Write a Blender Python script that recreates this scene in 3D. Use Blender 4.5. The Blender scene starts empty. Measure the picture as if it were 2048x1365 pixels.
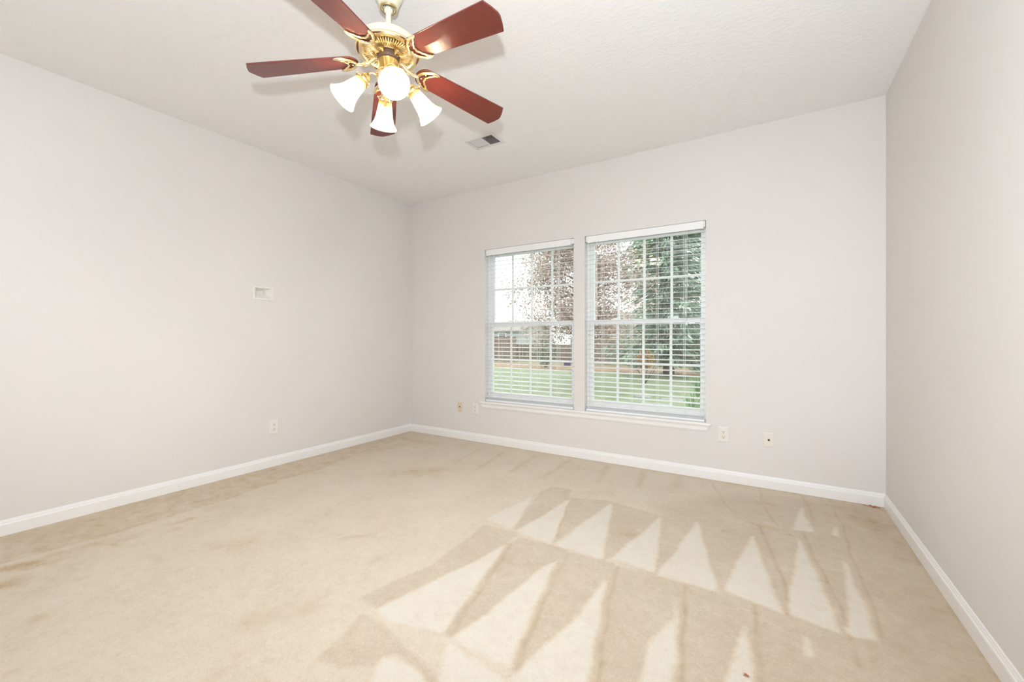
import bpy, bmesh, math, random
import numpy as np
from mathutils import Vector, Matrix, Quaternion

# ------------------------------------------------------------------ camera, world, lights, exposure
SC = bpy.context.scene
COL = SC.collection
PI = math.pi
XL, XR, YB, YR, H = -3.716, 0.655, 3.672, -2.2, 2.743   # left, right, window wall, rear wall, ceiling
CAM_A, CAM_H = 0.5536, 1.1233

cam_data = bpy.data.cameras.new('camera')
cam_data.sensor_width = 36.0
cam_data.sensor_fit = 'HORIZONTAL'
cam_data.lens = 835.46 * 36.0 / 2048.0
cam_data.shift_y = -5.24 / 2048.0
cam_data.clip_start = 0.02
cam_data.clip_end = 400
cam = bpy.data.objects.new('camera', cam_data)
cam.location = (0, 0, CAM_H)
cam.rotation_euler = (PI / 2, 0, CAM_A)
COL.objects.link(cam)
SC.camera = cam

world = bpy.data.worlds.new('overcast_sky')
SC.world = world
world.use_nodes = True
bg = world.node_tree.nodes['Background']
bg.inputs['Color'].default_value = (0.92, 0.97, 1.0, 1)
bg.inputs['Strength'].default_value = 2.7


def lamp(name, kind, loc, energy, color, rot=(0, 0, 0), size=None, size_y=None):
    d = bpy.data.lights.new(name, kind)
    d.energy = energy
    d.color = color
    if kind == 'AREA':
        d.shape = 'RECTANGLE'
        d.size = size
        d.size_y = size_y
    elif size is not None:
        d.shadow_soft_size = size
    o = bpy.data.objects.new(name, d)
    o.location = loc
    o.rotation_euler = rot
    COL.objects.link(o)
    return o


# photographer's flash above the lens, plus an added fill lamp aimed rearwards
FLASH_W, BOUNCE_W = 190.0, 240.0
flash = lamp('camera_flash', 'SPOT', (0.06, -0.12, 1.37), FLASH_W, (0.90, 0.974, 1.09), rot=(PI / 2 + 0.52, 0, CAM_A), size=0.035)
flash.data.spot_size = math.radians(168)
flash.data.spot_blend = 0.6
bounce = lamp('bounce_fill', 'SPOT', (0.0, -0.35, 1.55), BOUNCE_W, (0.90, 0.974, 1.09), rot=(PI / 2 + 0.75, 0, PI - 0.75), size=0.06)
bounce.data.spot_size = math.radians(110)
bounce.data.spot_blend = 0.5

vs = SC.view_settings
SC.display_settings.display_device = 'sRGB'
vs.view_transform = 'Standard'
vs.look = 'None'
vs.gamma = 1.0
vs.use_curve_mapping = False
vs.exposure = 0.04
cy = SC.cycles
cy.max_bounces = 10
cy.diffuse_bounces = 6
cy.glossy_bounces = 4
cy.transmission_bounces = 6
cy.transparent_max_bounces = 16
cy.sample_clamp_indirect = 40.0
cy.caustics_reflective = False
cy.caustics_refractive = False
cy.use_denoising = True

# ------------------------------------------------------------------ carpet marks, floor coordinates in metres
CARPET_DARK = [[(-0.623, 3.033), (-0.307, 3.338), (0.059, 3.509), (0.68, 3.838), (0.687, 1.951), (0.485, 1.379), (-0.225, 0.94), (-0.371, 1.297), (-0.552, 1.853), (-0.594, 2.372)], [(-1.3, 2.113), (-1.436, 2.718), (-1.408, 2.855), (-1.257, 2.876), (-1.2, 2.71), (-1.254, 2.083)], [(-1.461, 2.06), (-1.232, 2.068), (-1.217, 1.917), (-1.368, 1.297), (-1.382, 1.181), (-1.516, 1.189), (-1.433, 1.511)], [(-1.199, 2.033), (-0.906, 2.047), (-0.921, 1.89), (-0.932, 1.669), (-0.975, 1.417), (-1.027, 1.208), (-1.066, 1.214), (-1.217, 1.917)], [(-0.929, 1.951), (-0.893, 2.043), (-0.65, 2.037), (-0.659, 1.892), (-0.665, 1.58), (-0.721, 1.198), (-0.754, 1.207)], [(-0.66, 2.009), (-0.368, 2.053), (-0.352, 1.893), (-0.373, 1.374), (-0.394, 1.041), (-0.46, 1.001), (-0.512, 1.288), (-0.665, 1.908)], [(-1.413, 1.147), (-1.272, 1.125), (-0.916, 1.038), (-0.721, 0.968), (-0.769, 0.938), (-0.959, 1.012), (-1.126, 1.049), (-1.155, 1.021), (-1.148, 0.968), (-1.221, 0.918), (-1.349, 0.88)], [(-1.197, 2.72), (-0.924, 2.811), (-0.921, 2.761), (-1.017, 2.061)], [(-0.915, 2.804), (-0.596, 2.752), (-0.587, 2.686), (-0.685, 2.084), (-0.72, 2.036)], [(-0.586, 2.747), (-0.376, 2.755), (-0.385, 2.703), (-0.459, 2.05)], [(-0.371, 2.795), (-0.217, 2.751), (-0.087, 2.751), (-0.176, 2.085), (-0.202, 2.053)], [(-0.074, 2.755), (0.137, 2.839), (0.061, 2.043), (0.048, 2.021)], [(0.149, 2.841), (0.325, 2.725), (0.251, 2.012), (0.232, 2.011)], [(-0.487, 2.037), (-0.201, 2.046), (0.048, 2.015), (0.231, 2.009), (0.335, 2.028), (0.387, 1.843), (0.358, 1.566), (-0.365, 1.119), (-0.41, 1.351), (-0.382, 1.598), (-0.355, 1.868)]]
CARPET_LIGHT = [[(-1.43, 2.632), (-1.498, 2.133), (-1.288, 2.106)], [(-1.192, 2.694), (-1.254, 2.083), (-1.018, 2.052)], [(-0.915, 2.784), (-1.0, 2.051), (-0.726, 2.055)], [(-0.59, 2.738), (-0.684, 2.081), (-0.468, 2.058)], [(-0.375, 2.784), (-0.459, 2.046), (-0.202, 2.053)], [(-0.087, 2.751), (-0.176, 2.085), (0.048, 2.021)], [(0.137, 2.852), (0.061, 2.043), (0.232, 2.011)], [(0.325, 2.725), (0.251, 2.012), (0.336, 2.031)], [(0.172, 3.366), (0.12, 2.96), (0.218, 2.979)], [(0.337, 3.194), (0.302, 2.979), (0.331, 2.984)], [(-1.217, 1.917), (-1.382, 1.181), (-1.263, 1.156), (-1.066, 1.214)], [(-0.921, 1.912), (-0.947, 1.833), (-0.975, 1.417), (-1.02, 1.211), (-0.754, 1.207), (-0.879, 1.701)], [(-0.654, 1.905), (-0.665, 1.58), (-0.721, 1.198), (-0.721, 0.968), (-0.491, 1.11), (-0.512, 1.288)], [(-0.34, 1.907), (-0.326, 1.751), (-0.377, 1.579), (-0.364, 1.379), (-0.36, 1.185), (-0.253, 1.251), (-0.278, 1.557)], [(-0.087, 1.874), (-0.115, 1.678), (-0.121, 1.53), (-0.118, 1.368), (-0.026, 1.424), (-0.05, 1.574), (-0.066, 1.729)], [(0.121, 1.966), (0.105, 1.794), (0.127, 1.808)], [(-1.017, 1.196), (-0.927, 1.032), (-0.883, 0.867), (-0.673, 0.997), (-0.731, 1.152)], [(-1.147, 1.015), (-1.138, 0.96), (-1.106, 0.921), (-1.02, 0.857), (-0.89, 0.938), (-0.959, 1.012), (-1.046, 1.027)]]
CARPET_LINES = [([(-3.273, 0.43), (-3.22, 0.784), (-3.235, 1.219), (-3.228, 1.423), (-3.31, 1.775), (-3.299, 2.192)], 0.02, 0.55), ([(-3.687, 1.39), (-3.304, 1.463)], 0.012, 0.5), ([(-0.407, 3.65), (-0.259, 3.155), (-0.191, 3.01)], 0.008, 0.4), ([(-0.064, 2.931), (-0.007, 2.63), (0.07, 2.222), (0.058, 2.027)], 0.01, 0.5), ([(0.169, 2.963), (0.182, 2.701), (0.234, 2.307), (0.259, 2.076)], 0.01, 0.5), ([(0.368, 3.198), (0.359, 2.789), (0.366, 2.405), (0.357, 2.066)], 0.01, 0.5), ([(0.192, 3.644), (0.23, 3.142)], 0.01, 0.4), ([(-0.068, 3.634), (-0.04, 3.27), (0.039, 2.966)], 0.01, 0.4), ([(0.354, 3.645), (0.362, 3.224)], 0.01, 0.4), ([(-0.33, 2.023), (-0.289, 1.774), (-0.243, 1.454)], 0.01, 0.45), ([(-0.057, 2.024), (-0.045, 1.774), (-0.024, 1.589)], 0.01, 0.45), ([(0.26, 2.017), (0.263, 1.853)], 0.01, 0.4), ([(-1.436, 2.628), (-1.329, 2.254)], 0.008, 0.3), ([(-1.171, 2.646), (-1.04, 2.158)], 0.008, 0.4), ([(-0.63, 2.007), (-0.592, 1.776), (-0.519, 1.447), (-0.482, 1.307)], 0.01, 0.45), ([(-0.903, 2.014), (-0.849, 1.72), (-0.772, 1.383), (-0.726, 1.205)], 0.01, 0.4), ([(-1.194, 1.931), (-1.12, 1.626), (-1.063, 1.335), (-1.03, 1.223)], 0.01, 0.4), ([(-2.225, 3.469), (-2.152, 2.951)], 0.028, 0.3), ([(-1.915, 3.516), (-1.857, 2.973)], 0.028, 0.3), ([(-1.563, 3.542), (-1.567, 3.004)], 0.028, 0.3), ([(-1.22, 3.576), (-1.147, 3.125)], 0.028, 0.3), ([(-0.904, 3.609), (-0.852, 3.179)], 0.028, 0.3), ([(-0.627, 3.628), (-0.607, 3.21)], 0.028, 0.3), ([(-2.512, 3.445), (-2.441, 2.999)], 0.028, 0.3)]
CARPET_STAINS = [(-3.151, 0.468, 0.05, 0.119, 0.05, 1.0), (-2.96, 0.418, -0.001, 0.061, 0.05, 0.8), (-3.085, 0.541, 0.029, 0.108, 0.04, 0.6), (-3.069, 1.128, -0.003, 0.083, 0.035, 0.55), (-2.982, 1.054, 0.012, 0.03, 0.03, 0.45), (-3.392, 1.431, 0.088, 0.032, 0.03, 0.6), (-2.499, 1.129, 0.084, 0.085, 0.06, 0.35), (-1.729, 0.913, 0.024, 0.104, 0.05, 0.3), (-1.649, 1.006, 0.05, 0.057, 0.05, 0.25), (-3.031, 0.793, 0.04, 0.006, 0.015, 0.5), (-2.535, 2.554, 0.206, 0.206, 0.12, 0.45), (-2.419, 2.672, 0.091, 0.12, 0.06, 0.4), (-3.348, 2.884, 0.08, 0.407, 0.1, 0.35), (-3.395, 3.343, 0.384, -0.018, 0.08, 0.5), (-2.497, 0.417, 0.025, 0.029, 0.03, 0.3), (-2.019, 1.526, 0.045, 0.049, 0.02, 0.45), (-2.093, 1.515, 0.014, 0.023, 0.012, 0.3), (-1.703, 1.451, 0.021, 0.03, 0.03, 0.25), (-0.71, 2.385, 0.074, -0.011, 0.06, 0.35), (-0.03, 3.317, 0.086, 0.013, 0.03, 0.6), (-0.078, 2.912, 0.039, -0.015, 0.02, 0.7), (-0.001, 2.912, 0.098, -0.014, 0.025, 0.5), (0.099, 2.863, 0.017, 0.003, 0.015, 0.8), (-0.224, 2.729, 0.02, 0.005, 0.012, 0.6), (-0.32, 2.684, 0.008, -0.002, 0.01, 0.5), (0.519, 3.321, 0.057, -0.191, 0.1, 0.6), (0.445, 3.494, 0.123, -0.015, 0.07, 0.45), (0.601, 3.044, 0.024, -0.166, 0.05, 0.5), (-1.024, 1.804, 0.017, 0.005, 0.02, 0.4), (-3.143, 0.667, 0.028, 0.216, 0.06, 0.35), (-3.076, 0.873, 0.014, 0.156, 0.05, 0.3), (-3.432, 0.52, 0.056, 0.1, 0.08, 0.3)]
CARPET_SOIL = [([(-3.273, 0.43), (-3.22, 0.784), (-3.235, 1.219), (-3.228, 1.423), (-3.299, 2.192), (-3.489, 3.285), (-3.676, 3.636), (-3.711, 1.636), (-3.691, 0.485)], 0.42)]

# ------------------------------------------------------------------ helpers
def srgb(r, g, b):
    f = lambda c: c / 12.92 if c <= 0.04045 else ((c + 0.055) / 1.055) ** 2.4
    return (f(r / 255), f(g / 255), f(b / 255), 1)


def mat(name, color, rough=0.6, metal=0.0, spec=0.5, coat=0.0, coat_rough=0.05):
    m = bpy.data.materials.new(name)
    m.use_nodes = True
    b = m.node_tree.nodes['Principled BSDF']
    b.inputs['Base Color'].default_value = color if len(color) == 4 else (*color, 1)
    b.inputs['Roughness'].default_value = rough
    b.inputs['Metallic'].default_value = metal
    b.inputs['Specular IOR Level'].default_value = spec
    b.inputs['Coat Weight'].default_value = coat
    b.inputs['Coat Roughness'].default_value = coat_rough
    return m


def nodes(m):
    nt = m.node_tree
    return nt, nt.nodes['Principled BSDF'], (lambda t: nt.nodes.new(t)), nt.links.new


def noise_node(m, scale, detail=3, rough=0.5, coords='Object', stretch=None):
    nt, b, N, L = nodes(m)
    tc = N('ShaderNodeTexCoord')
    n = N('ShaderNodeTexNoise')
    n.inputs['Scale'].default_value = scale
    n.inputs['Detail'].default_value = detail
    n.inputs['Roughness'].default_value = rough
    if stretch:
        mp = N('ShaderNodeMapping')
        mp.inputs['Scale'].default_value = stretch
        L(tc.outputs[coords], mp.inputs['Vector'])
        L(mp.outputs['Vector'], n.inputs['Vector'])
    else:
        L(tc.outputs[coords], n.inputs['Vector'])
    return n


def ramp_color(m, fac, stops):
    nt, b, N, L = nodes(m)
    r = N('ShaderNodeValToRGB')
    el = r.color_ramp.elements
    el[0].position, el[0].color = stops[0]
    el[1].position, el[1].color = stops[-1]
    for p, c in stops[1:-1]:
        e = el.new(p)
        e.color = c
    L(fac, r.inputs['Fac'])
    return r


def add_bump(m, fac, strength, dist):
    nt, b, N, L = nodes(m)
    bp = N('ShaderNodeBump')
    bp.inputs['Strength'].default_value = strength
    bp.inputs['Distance'].default_value = dist
    L(fac, bp.inputs['Height'])
    L(bp.outputs['Normal'], b.inputs['Normal'])
    return bp


def noisy(name, stops, scale, rough=0.7, detail=4, bump=0.0, dist=0.01, stretch=None, spec=0.3, coords='Object'):
    m = mat(name, stops[0][1], rough, spec=spec)
    nt, b, N, L = nodes(m)
    n = noise_node(m, scale, detail, stretch=stretch, coords=coords)
    r = ramp_color(m, n.outputs['Fac'], stops)
    L(r.outputs['Color'], b.inputs['Base Color'])
    if bump:
        add_bump(m, n.outputs['Fac'], bump, dist)
    return m


def smooth(pts, n=4):
    """Catmull-Rom through the points"""
    p = [Vector(q) for q in pts]
    p = [2 * p[0] - p[1]] + p + [2 * p[-1] - p[-2]]
    o = []
    for i in range(1, len(p) - 2):
        for k in range(n):
            t = k / n
            o.append(0.5 * (2 * p[i] + (p[i + 1] - p[i - 1]) * t + (2 * p[i - 1] - 5 * p[i] + 4 * p[i + 1] - p[i + 2]) * t * t + (3 * p[i] - p[i - 1] - 3 * p[i + 1] + p[i + 2]) * t ** 3))
    return o + [p[-2]]


class MB:
    """collects polygons for one mesh"""
    def __init__(s):
        s.v, s.f, s.sm = [], [], []

    def poly(s, pts, faces, smooth=False):
        o = len(s.v)
        s.v += [tuple(p) for p in pts]
        for f in faces:
            s.f.append([o + i for i in f])
            s.sm.append(smooth)
        return s

    def box(s, x0, x1, y0, y1, z0, z1, M=None):
        p = [(x, y, z) for z in (z0, z1) for y in (y0, y1) for x in (x0, x1)]
        if M is not None:
            p = [M @ Vector(q) for q in p]
        return s.poly(p, [(0, 2, 3, 1), (4, 5, 7, 6), (0, 1, 5, 4), (2, 6, 7, 3), (0, 4, 6, 2), (1, 3, 7, 5)])

    def lathe(s, prof, n=40, M=None, cap0=False, cap1=False, smooth=True):
        """prof: (radius, z) pairs; turned about z"""
        pts = []
        for r, z in prof:
            for i in range(n):
                a = 2 * PI * i / n
                q = Vector((r * math.cos(a), r * math.sin(a), z))
                pts.append(M @ q if M is not None else q)
        fs = []
        for j in range(len(prof) - 1):
            for i in range(n):
                k = (i + 1) % n
                fs.append((j * n + i, j * n + k, (j + 1) * n + k, (j + 1) * n + i))
        if cap0:
            fs.append(tuple(range(n))[::-1])
        if cap1:
            fs.append(tuple((len(prof) - 1) * n + i for i in range(n)))
        return s.poly(pts, fs, smooth)

    def tube(s, path, rad, n=10, M=None, closed=False, flat=1.0):
        path = [Vector(p) for p in path]
        m = len(path)
        if not hasattr(rad, '__len__'):
            rad = [rad] * m
        tan = []
        for i in range(m):
            a, b = path[(i - 1) % m if closed else max(i - 1, 0)], path[(i + 1) % m if closed else min(i + 1, m - 1)]
            tan.append((b - a).normalized())
        up = Vector((0, 0, 1)) if abs(tan[0].z) < 0.9 else Vector((1, 0, 0))
        nrm = (up - tan[0] * up.dot(tan[0])).normalized()
        pts = []
        for i in range(m):
            nrm = (nrm - tan[i] * nrm.dot(tan[i])).normalized()
            bn = tan[i].cross(nrm)
            for k in range(n):
                a = 2 * PI * k / n
                q = path[i] + (nrm * math.cos(a) * flat + bn * math.sin(a)) * rad[i]
                pts.append(M @ q if M is not None else q)
        fs = []
        for i in range(m if closed else m - 1):
            i2 = (i + 1) % m
            for k in range(n):
                k2 = (k + 1) % n
                fs.append((i * n + k, i * n + k2, i2 * n + k2, i2 * n + k))
        if not closed:
            fs.append(tuple(range(n))[::-1])
            fs.append(tuple((m - 1) * n + k for k in range(n)))
        return s.poly(pts, fs, True)

    def prism(s, outline, z0, z1, M=None):
        n = len(outline)
        pts = [Vector((x, y, z)) for z in (z0, z1) for x, y in outline]
        if M is not None:
            pts = [M @ p for p in pts]
        fs = [tuple(range(n))[::-1], tuple(range(n, 2 * n))]
        fs += [(i, (i + 1) % n, n + (i + 1) % n, n + i) for i in range(n)]
        return s.poly(pts, fs)

    def build(s, name, m, parent=None, bevel=0.0, segs=2, recalc=True):
        me = bpy.data.meshes.new(name)
        me.from_pydata(s.v, [], s.f)
        me.polygons.foreach_set('use_smooth', s.sm)
        if recalc:
            b = bmesh.new()
            b.from_mesh(me)
            bmesh.ops.recalc_face_normals(b, faces=b.faces)
            b.to_mesh(me)
            b.free()
        me.materials.append(m)
        o = bpy.data.objects.new(name, me)
        COL.objects.link(o)
        if parent is not None:
            o.parent = parent
        if bevel:
            bv = o.modifiers.new('edge', 'BEVEL')
            bv.width = bevel
            bv.segments = segs
            bv.limit_method = 'ANGLE'
        return o


def tag(o, label, cat, group=None, kind=None):
    o['label'] = label
    o['category'] = cat
    if group:
        o['group'] = group
    if kind:
        o['kind'] = kind
    return o


def empty(name, loc, label=None, cat=None, group=None, rot=(0, 0, 0), parent=None):
    o = bpy.data.objects.new(name, None)
    o.location = loc
    o.rotation_euler = rot
    o.empty_display_size = 0.05
    COL.objects.link(o)
    if parent is not None:
        o.parent = parent
    if label:
        tag(o, label, cat, group)
    return o


def structure(o):
    o['kind'] = 'structure'
    return o


def slab(name, m, us, vs_, holes, place, t):
    """a wall or ceiling panel over u,v ranges with rectangular holes; place(u,v,w) maps to the room, w from 0 (room face) to t"""
    ue = sorted(set([us[0], us[1]] + [h[i] for h in holes for i in (0, 1)]))
    ve = sorted(set([vs_[0], vs_[1]] + [h[i] for h in holes for i in (2, 3)]))
    nu, nv = len(ue) - 1, len(ve) - 1
    full = lambda i, j: 0 <= i < nu and 0 <= j < nv and not any(
        h[0] - 1e-6 <= ue[i] and ue[i + 1] <= h[1] + 1e-6 and h[2] - 1e-6 <= ve[j] and ve[j + 1] <= h[3] + 1e-6 for h in holes)
    b = MB()
    ids = {}

    def vid(i, j, w):
        if (i, j, w) not in ids:
            ids[(i, j, w)] = len(b.v)
            b.v.append(tuple(place(ue[i], ve[j], t * w)))
        return ids[(i, j, w)]

    for i in range(nu):
        for j in range(nv):
            if not full(i, j):
                continue
            for w in (0, 1):
                b.f.append([vid(i, j, w), vid(i + 1, j, w), vid(i + 1, j + 1, w), vid(i, j + 1, w)])
                b.sm.append(False)
            for di, dj, e in ((-1, 0, ((i, j), (i, j + 1))), (1, 0, ((i + 1, j), (i + 1, j + 1))), (0, -1, ((i, j), (i + 1, j))), (0, 1, ((i, j + 1), (i + 1, j + 1)))):
                if not full(i + di, j + dj):
                    (a, c), (d, f) = e
                    b.f.append([vid(a, c, 0), vid(d, f, 0), vid(d, f, 1), vid(a, c, 1)])
                    b.sm.append(False)
    return structure(b.build(name, m))


def extrude_profile(b, prof, A, B, outward):
    """prof: (offset from wall, z); swept from A to B (xy)"""
    A, B, n = Vector((*A, 0)), Vector((*B, 0)), Vector((*outward, 0))
    k = len(prof)
    pts = [P + n * o + Vector((0, 0, z)) for P in (A, B) for o, z in prof]
    fs = [tuple(range(k)), tuple(range(k, 2 * k))[::-1]] + [(i, (i + 1) % k, k + (i + 1) % k, k + i) for i in range(k)]
    b.poly(pts, fs)


# ------------------------------------------------------------------ materials
M = {}
M['wall'] = noisy('greige_wall_paint', [(0.35, (0.738, 0.712, 0.682, 1)), (0.65, (0.756, 0.730, 0.700, 1))], 1.3, rough=0.62, spec=0.25)
nt, b, N, L = nodes(M['wall'])
fine = noise_node(M['wall'], 260, 2)
add_bump(M['wall'], fine.outputs['Fac'], 0.06, 0.002)

m = M['ceiling'] = mat('textured_ceiling_paint', (0.87, 0.862, 0.85), 0.8, spec=0.2)
nt, b, N, L = nodes(m)
n1 = noise_node(m, 34, 5, 0.6, stretch=(1.0, 1.6, 1.0))
r1 = ramp_color(m, n1.outputs['Fac'], [(0.47, (0, 0, 0, 1)), (0.60, (1, 1, 1, 1))])
add_bump(m, r1.outputs['Color'], 0.24, 0.006)

M['trim'] = mat('white_trim_paint', (0.86, 0.85, 0.83), 0.35, spec=0.4)
M['vinyl'] = mat('white_vinyl', (0.88, 0.885, 0.88), 0.35, spec=0.45)
M['blind'] = mat('white_blind_slat', (0.88, 0.88, 0.87), 0.4, spec=0.4)
M['cord'] = mat('white_cord', (0.82, 0.82, 0.80), 0.8)
M['plate_white'] = mat('white_plate_plastic', (0.80, 0.78, 0.735), 0.35)
M['plate_ivory'] = mat('ivory_plate_plastic', (0.80, 0.765, 0.66), 0.35)
M['plate_almond'] = mat('almond_plate_plastic', (0.72, 0.615, 0.45), 0.4)
M['socket_ivory'] = mat('ivory_receptacle', (0.80, 0.77, 0.64), 0.4)
M['slot'] = mat('dark_slot', (0.06, 0.05, 0.04), 0.8)
M['jack'] = mat('coax_jack_metal', (0.10, 0.085, 0.06), 0.45, metal=0.5)
M['screw'] = mat('painted_screw', (0.70, 0.68, 0.60), 0.4)
M['vent'] = mat('white_vent_steel', (0.74, 0.72, 0.70), 0.45)
M['duct'] = mat('shaded_duct', (0.035, 0.03, 0.025), 0.9)  # near-black: shade inside the duct put into its colour
M['brass'] = mat('polished_brass', (0.95, 0.80, 0.50), 0.17, metal=1.0)
M['brass_satin'] = mat('satin_brass', (0.80, 0.62, 0.34), 0.32, metal=1.0)
M['flywheel_shade'] = mat('shadowed_flywheel', (0.16, 0.10, 0.06), 0.6)  # shade of the hub gap put into the flywheel's colour
M['ivory'] = mat('ivory_enamel', (0.83, 0.80, 0.60), 0.3, spec=0.5)
M['fob_wood'] = mat('orange_wood_fob', (0.62, 0.26, 0.08), 0.4)
M['leaf_scrap'] = mat('dry_leaf', (0.42, 0.17, 0.06), 0.8)

m = M['mahogany'] = mat('mahogany_veneer', (0.2, 0.04, 0.03), 0.45, spec=0.15, coat=1.0, coat_rough=0.02)
nt, b, N, L = nodes(m)
n = noise_node(m, 9, 5, 0.6, stretch=(1.0, 9.0, 9.0))
r = ramp_color(m, n.outputs['Fac'], [(0.3, (0.135, 0.022, 0.016, 1)), (0.55, (0.158, 0.027, 0.019, 1)), (0.75, (0.182, 0.033, 0.023, 1))])
L(r.outputs['Color'], b.inputs['Base Color'])
M['blade_edge'] = M['mahogany']


def shade_material():
    m = bpy.data.materials.new('frosted_amber_glass')
    m.use_nodes = True
    nt = m.node_tree
    nt.nodes.clear()
    N, L = nt.nodes.new, nt.links.new
    out = N('ShaderNodeOutputMaterial')
    tc = N('ShaderNodeTexCoord')
    sep = N('ShaderNodeSeparateXYZ')
    L(tc.outputs['Object'], sep.inputs['Vector'])
    nz = N('ShaderNodeTexNoise')
    nz.inputs['Scale'].default_value = 28
    L(tc.outputs['Object'], nz.inputs['Vector'])
    ad = N('ShaderNodeMath'); ad.operation = 'MULTIPLY_ADD'
    L(nz.outputs['Fac'], ad.inputs[0]); ad.inputs[1].default_value = 0.035
    L(sep.outputs['Z'], ad.inputs[2])
    rp = N('ShaderNodeValToRGB')            # amber glass at the neck, white towards the mouth
    e = rp.color_ramp.elements
    mr = N('ShaderNodeMapRange')
    mr.inputs['From Min'].default_value = 0.0
    mr.inputs['From Max'].default_value = 0.15
    L(ad.outputs[0], mr.inputs['Value'])
    L(mr.outputs['Result'], rp.inputs['Fac'])
    e[0].position, e[0].color = 0.10, (0.20, 0.115, 0.04, 1)
    e[1].position, e[1].color = 0.52, (0.86, 0.83, 0.76, 1)
    x = e.new(0.28); x.color = (0.50, 0.36, 0.19, 1)
    tr = N('ShaderNodeBsdfTranslucent'); df = N('ShaderNodeBsdfDiffuse'); gl = N('ShaderNodeBsdfGlossy')
    gl.inputs['Roughness'].default_value = 0.15
    L(rp.outputs['Color'], tr.inputs['Color']); L(rp.outputs['Color'], df.inputs['Color'])
    m1 = N('ShaderNodeMixShader'); m1.inputs['Fac'].default_value = 0.45
    L(tr.outputs[0], m1.inputs[1]); L(df.outputs[0], m1.inputs[2])
    m2 = N('ShaderNodeMixShader'); m2.inputs['Fac'].default_value = 0.05
    L(m1.outputs[0], m2.inputs[1]); L(gl.outputs[0], m2.inputs[2])
    L(m2.outputs[0], out.inputs['Surface'])
    return m


M['shade'] = shade_material()
M['shade_mark'] = mat('etched_glass_rim', (0.72, 0.70, 0.64), 0.5)


def emit_material(name, color, s):
    m = bpy.data.materials.new(name)
    m.use_nodes = True
    nt = m.node_tree
    nt.nodes.clear()
    o, e = nt.nodes.new('ShaderNodeOutputMaterial'), nt.nodes.new('ShaderNodeEmission')
    e.inputs['Color'].default_value = (*color, 1)
    e.inputs['Strength'].default_value = s
    nt.links.new(e.outputs[0], o.inputs['Surface'])
    return m


BULB_STRENGTH = 750.0
M['bulb'] = emit_material('lit_bulb', (1.0, 0.89, 0.75), BULB_STRENGTH)


def glass_material():
    m = bpy.data.materials.new('window_glass')
    m.use_nodes = True
    nt = m.node_tree
    nt.nodes.clear()
    N, L = nt.nodes.new, nt.links.new
    out, t, g, mx, fr = N('ShaderNodeOutputMaterial'), N('ShaderNodeBsdfTransparent'), N('ShaderNodeBsdfGlossy'), N('ShaderNodeMixShader'), N('ShaderNodeLayerWeight')
    t.inputs['Color'].default_value = (0.96, 0.985, 0.97, 1)
    g.inputs['Roughness'].default_value = 0.01
    fr.inputs['Blend'].default_value = 0.5
    pw = N('ShaderNodeMath'); pw.operation = 'POWER'; pw.inputs[1].default_value = 5.0
    L(fr.outputs['Facing'], pw.inputs[0])
    ma = N('ShaderNodeMath'); ma.operation = 'MULTIPLY_ADD'; ma.inputs[1].default_value = 0.95; ma.inputs[2].default_value = 0.10
    L(pw.outputs[0], ma.inputs[0])
    L(ma.outputs[0], mx.inputs['Fac'])
    L(t.outputs[0], mx.inputs[1])
    L(g.outputs[0], mx.inputs[2])
    L(mx.outputs[0], out.inputs['Surface'])
    return m


M['glass'] = glass_material()

# carpet: nap direction and soil come from the marks listed at the top
m = M['carpet'] = mat('beige_cut_pile_carpet', (0.6, 0.5, 0.4), 0.95, spec=0.1)
nt, b, N, L = nodes(m)
at = N('ShaderNodeAttribute'); at.attribute_name = 'nap'
st = N('ShaderNodeAttribute'); st.attribute_name = 'soil'
nf = noise_node(m, 210, 3, 0.7)
nm = noise_node(m, 24, 4, 0.65)
nl = noise_node(m, 3.2, 4, 0.6, stretch=(1.0, 1.0, 1.0))
def mathn(op, a, bb, c=None):
    x = N('ShaderNodeMath'); x.operation = op
    for i, q in enumerate((a, bb, c)):
        if q is None: continue
        if isinstance(q, (int, float)): x.inputs[i].default_value = q
        else: L(q, x.inputs[i])
    return x.outputs[0]
def rng_(sock, lo, hi, a, c):
    x = N('ShaderNodeMapRange')
    for nme, q in zip(('From Min', 'From Max', 'To Min', 'To Max'), (lo, hi, a, c)):
        x.inputs[nme].default_value = q
    L(sock, x.inputs['Value'])
    return x.outputs['Result']
nk = noise_node(m, 75, 4, 0.75)
ns = noise_node(m, 11, 5, 0.7)
v = mathn('ADD', rng_(nf.outputs['Fac'], 0.3, 0.7, -0.16, 0.16), rng_(nk.outputs['Fac'], 0.3, 0.7, -0.17, 0.17))
v = mathn('ADD', v, rng_(nm.outputs['Fac'], 0.3, 0.7, -0.12, 0.12))
v = mathn('ADD', v, rng_(nl.outputs['Fac'], 0.3, 0.7, -0.13, 0.13))
v = mathn('ADD', v, at.outputs['Fac'])
rp = ramp_color(m, v, [(0.0, (0.555, 0.455, 0.338, 1)), (0.5, (0.690, 0.592, 0.462, 1)), (1.0, (0.740, 0.685, 0.592, 1))])
mx = N('ShaderNodeMix'); mx.data_type = 'RGBA'; mx.blend_type = 'MULTIPLY'
sf = mathn('MULTIPLY', st.outputs['Fac'], rng_(nk.outputs['Fac'], 0.36, 0.64, 0.45, 1.15))
sf = mathn('MULTIPLY', sf, rng_(ns.outputs['Fac'], 0.36, 0.62, 0.5, 1.5))
sf = mathn('ADD', sf, rng_(ns.outputs['Fac'], 0.54, 0.74, 0.0, 0.22))
L(sf, mx.inputs[0]); L(rp.outputs['Color'], mx.inputs[6])
mx.inputs[7].default_value = (0.72, 0.58, 0.385, 1)
L(mx.outputs[2], b.inputs['Base Color'])
nb = mathn('ADD', nf.outputs['Fac'], nm.outputs['Fac'])
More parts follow.
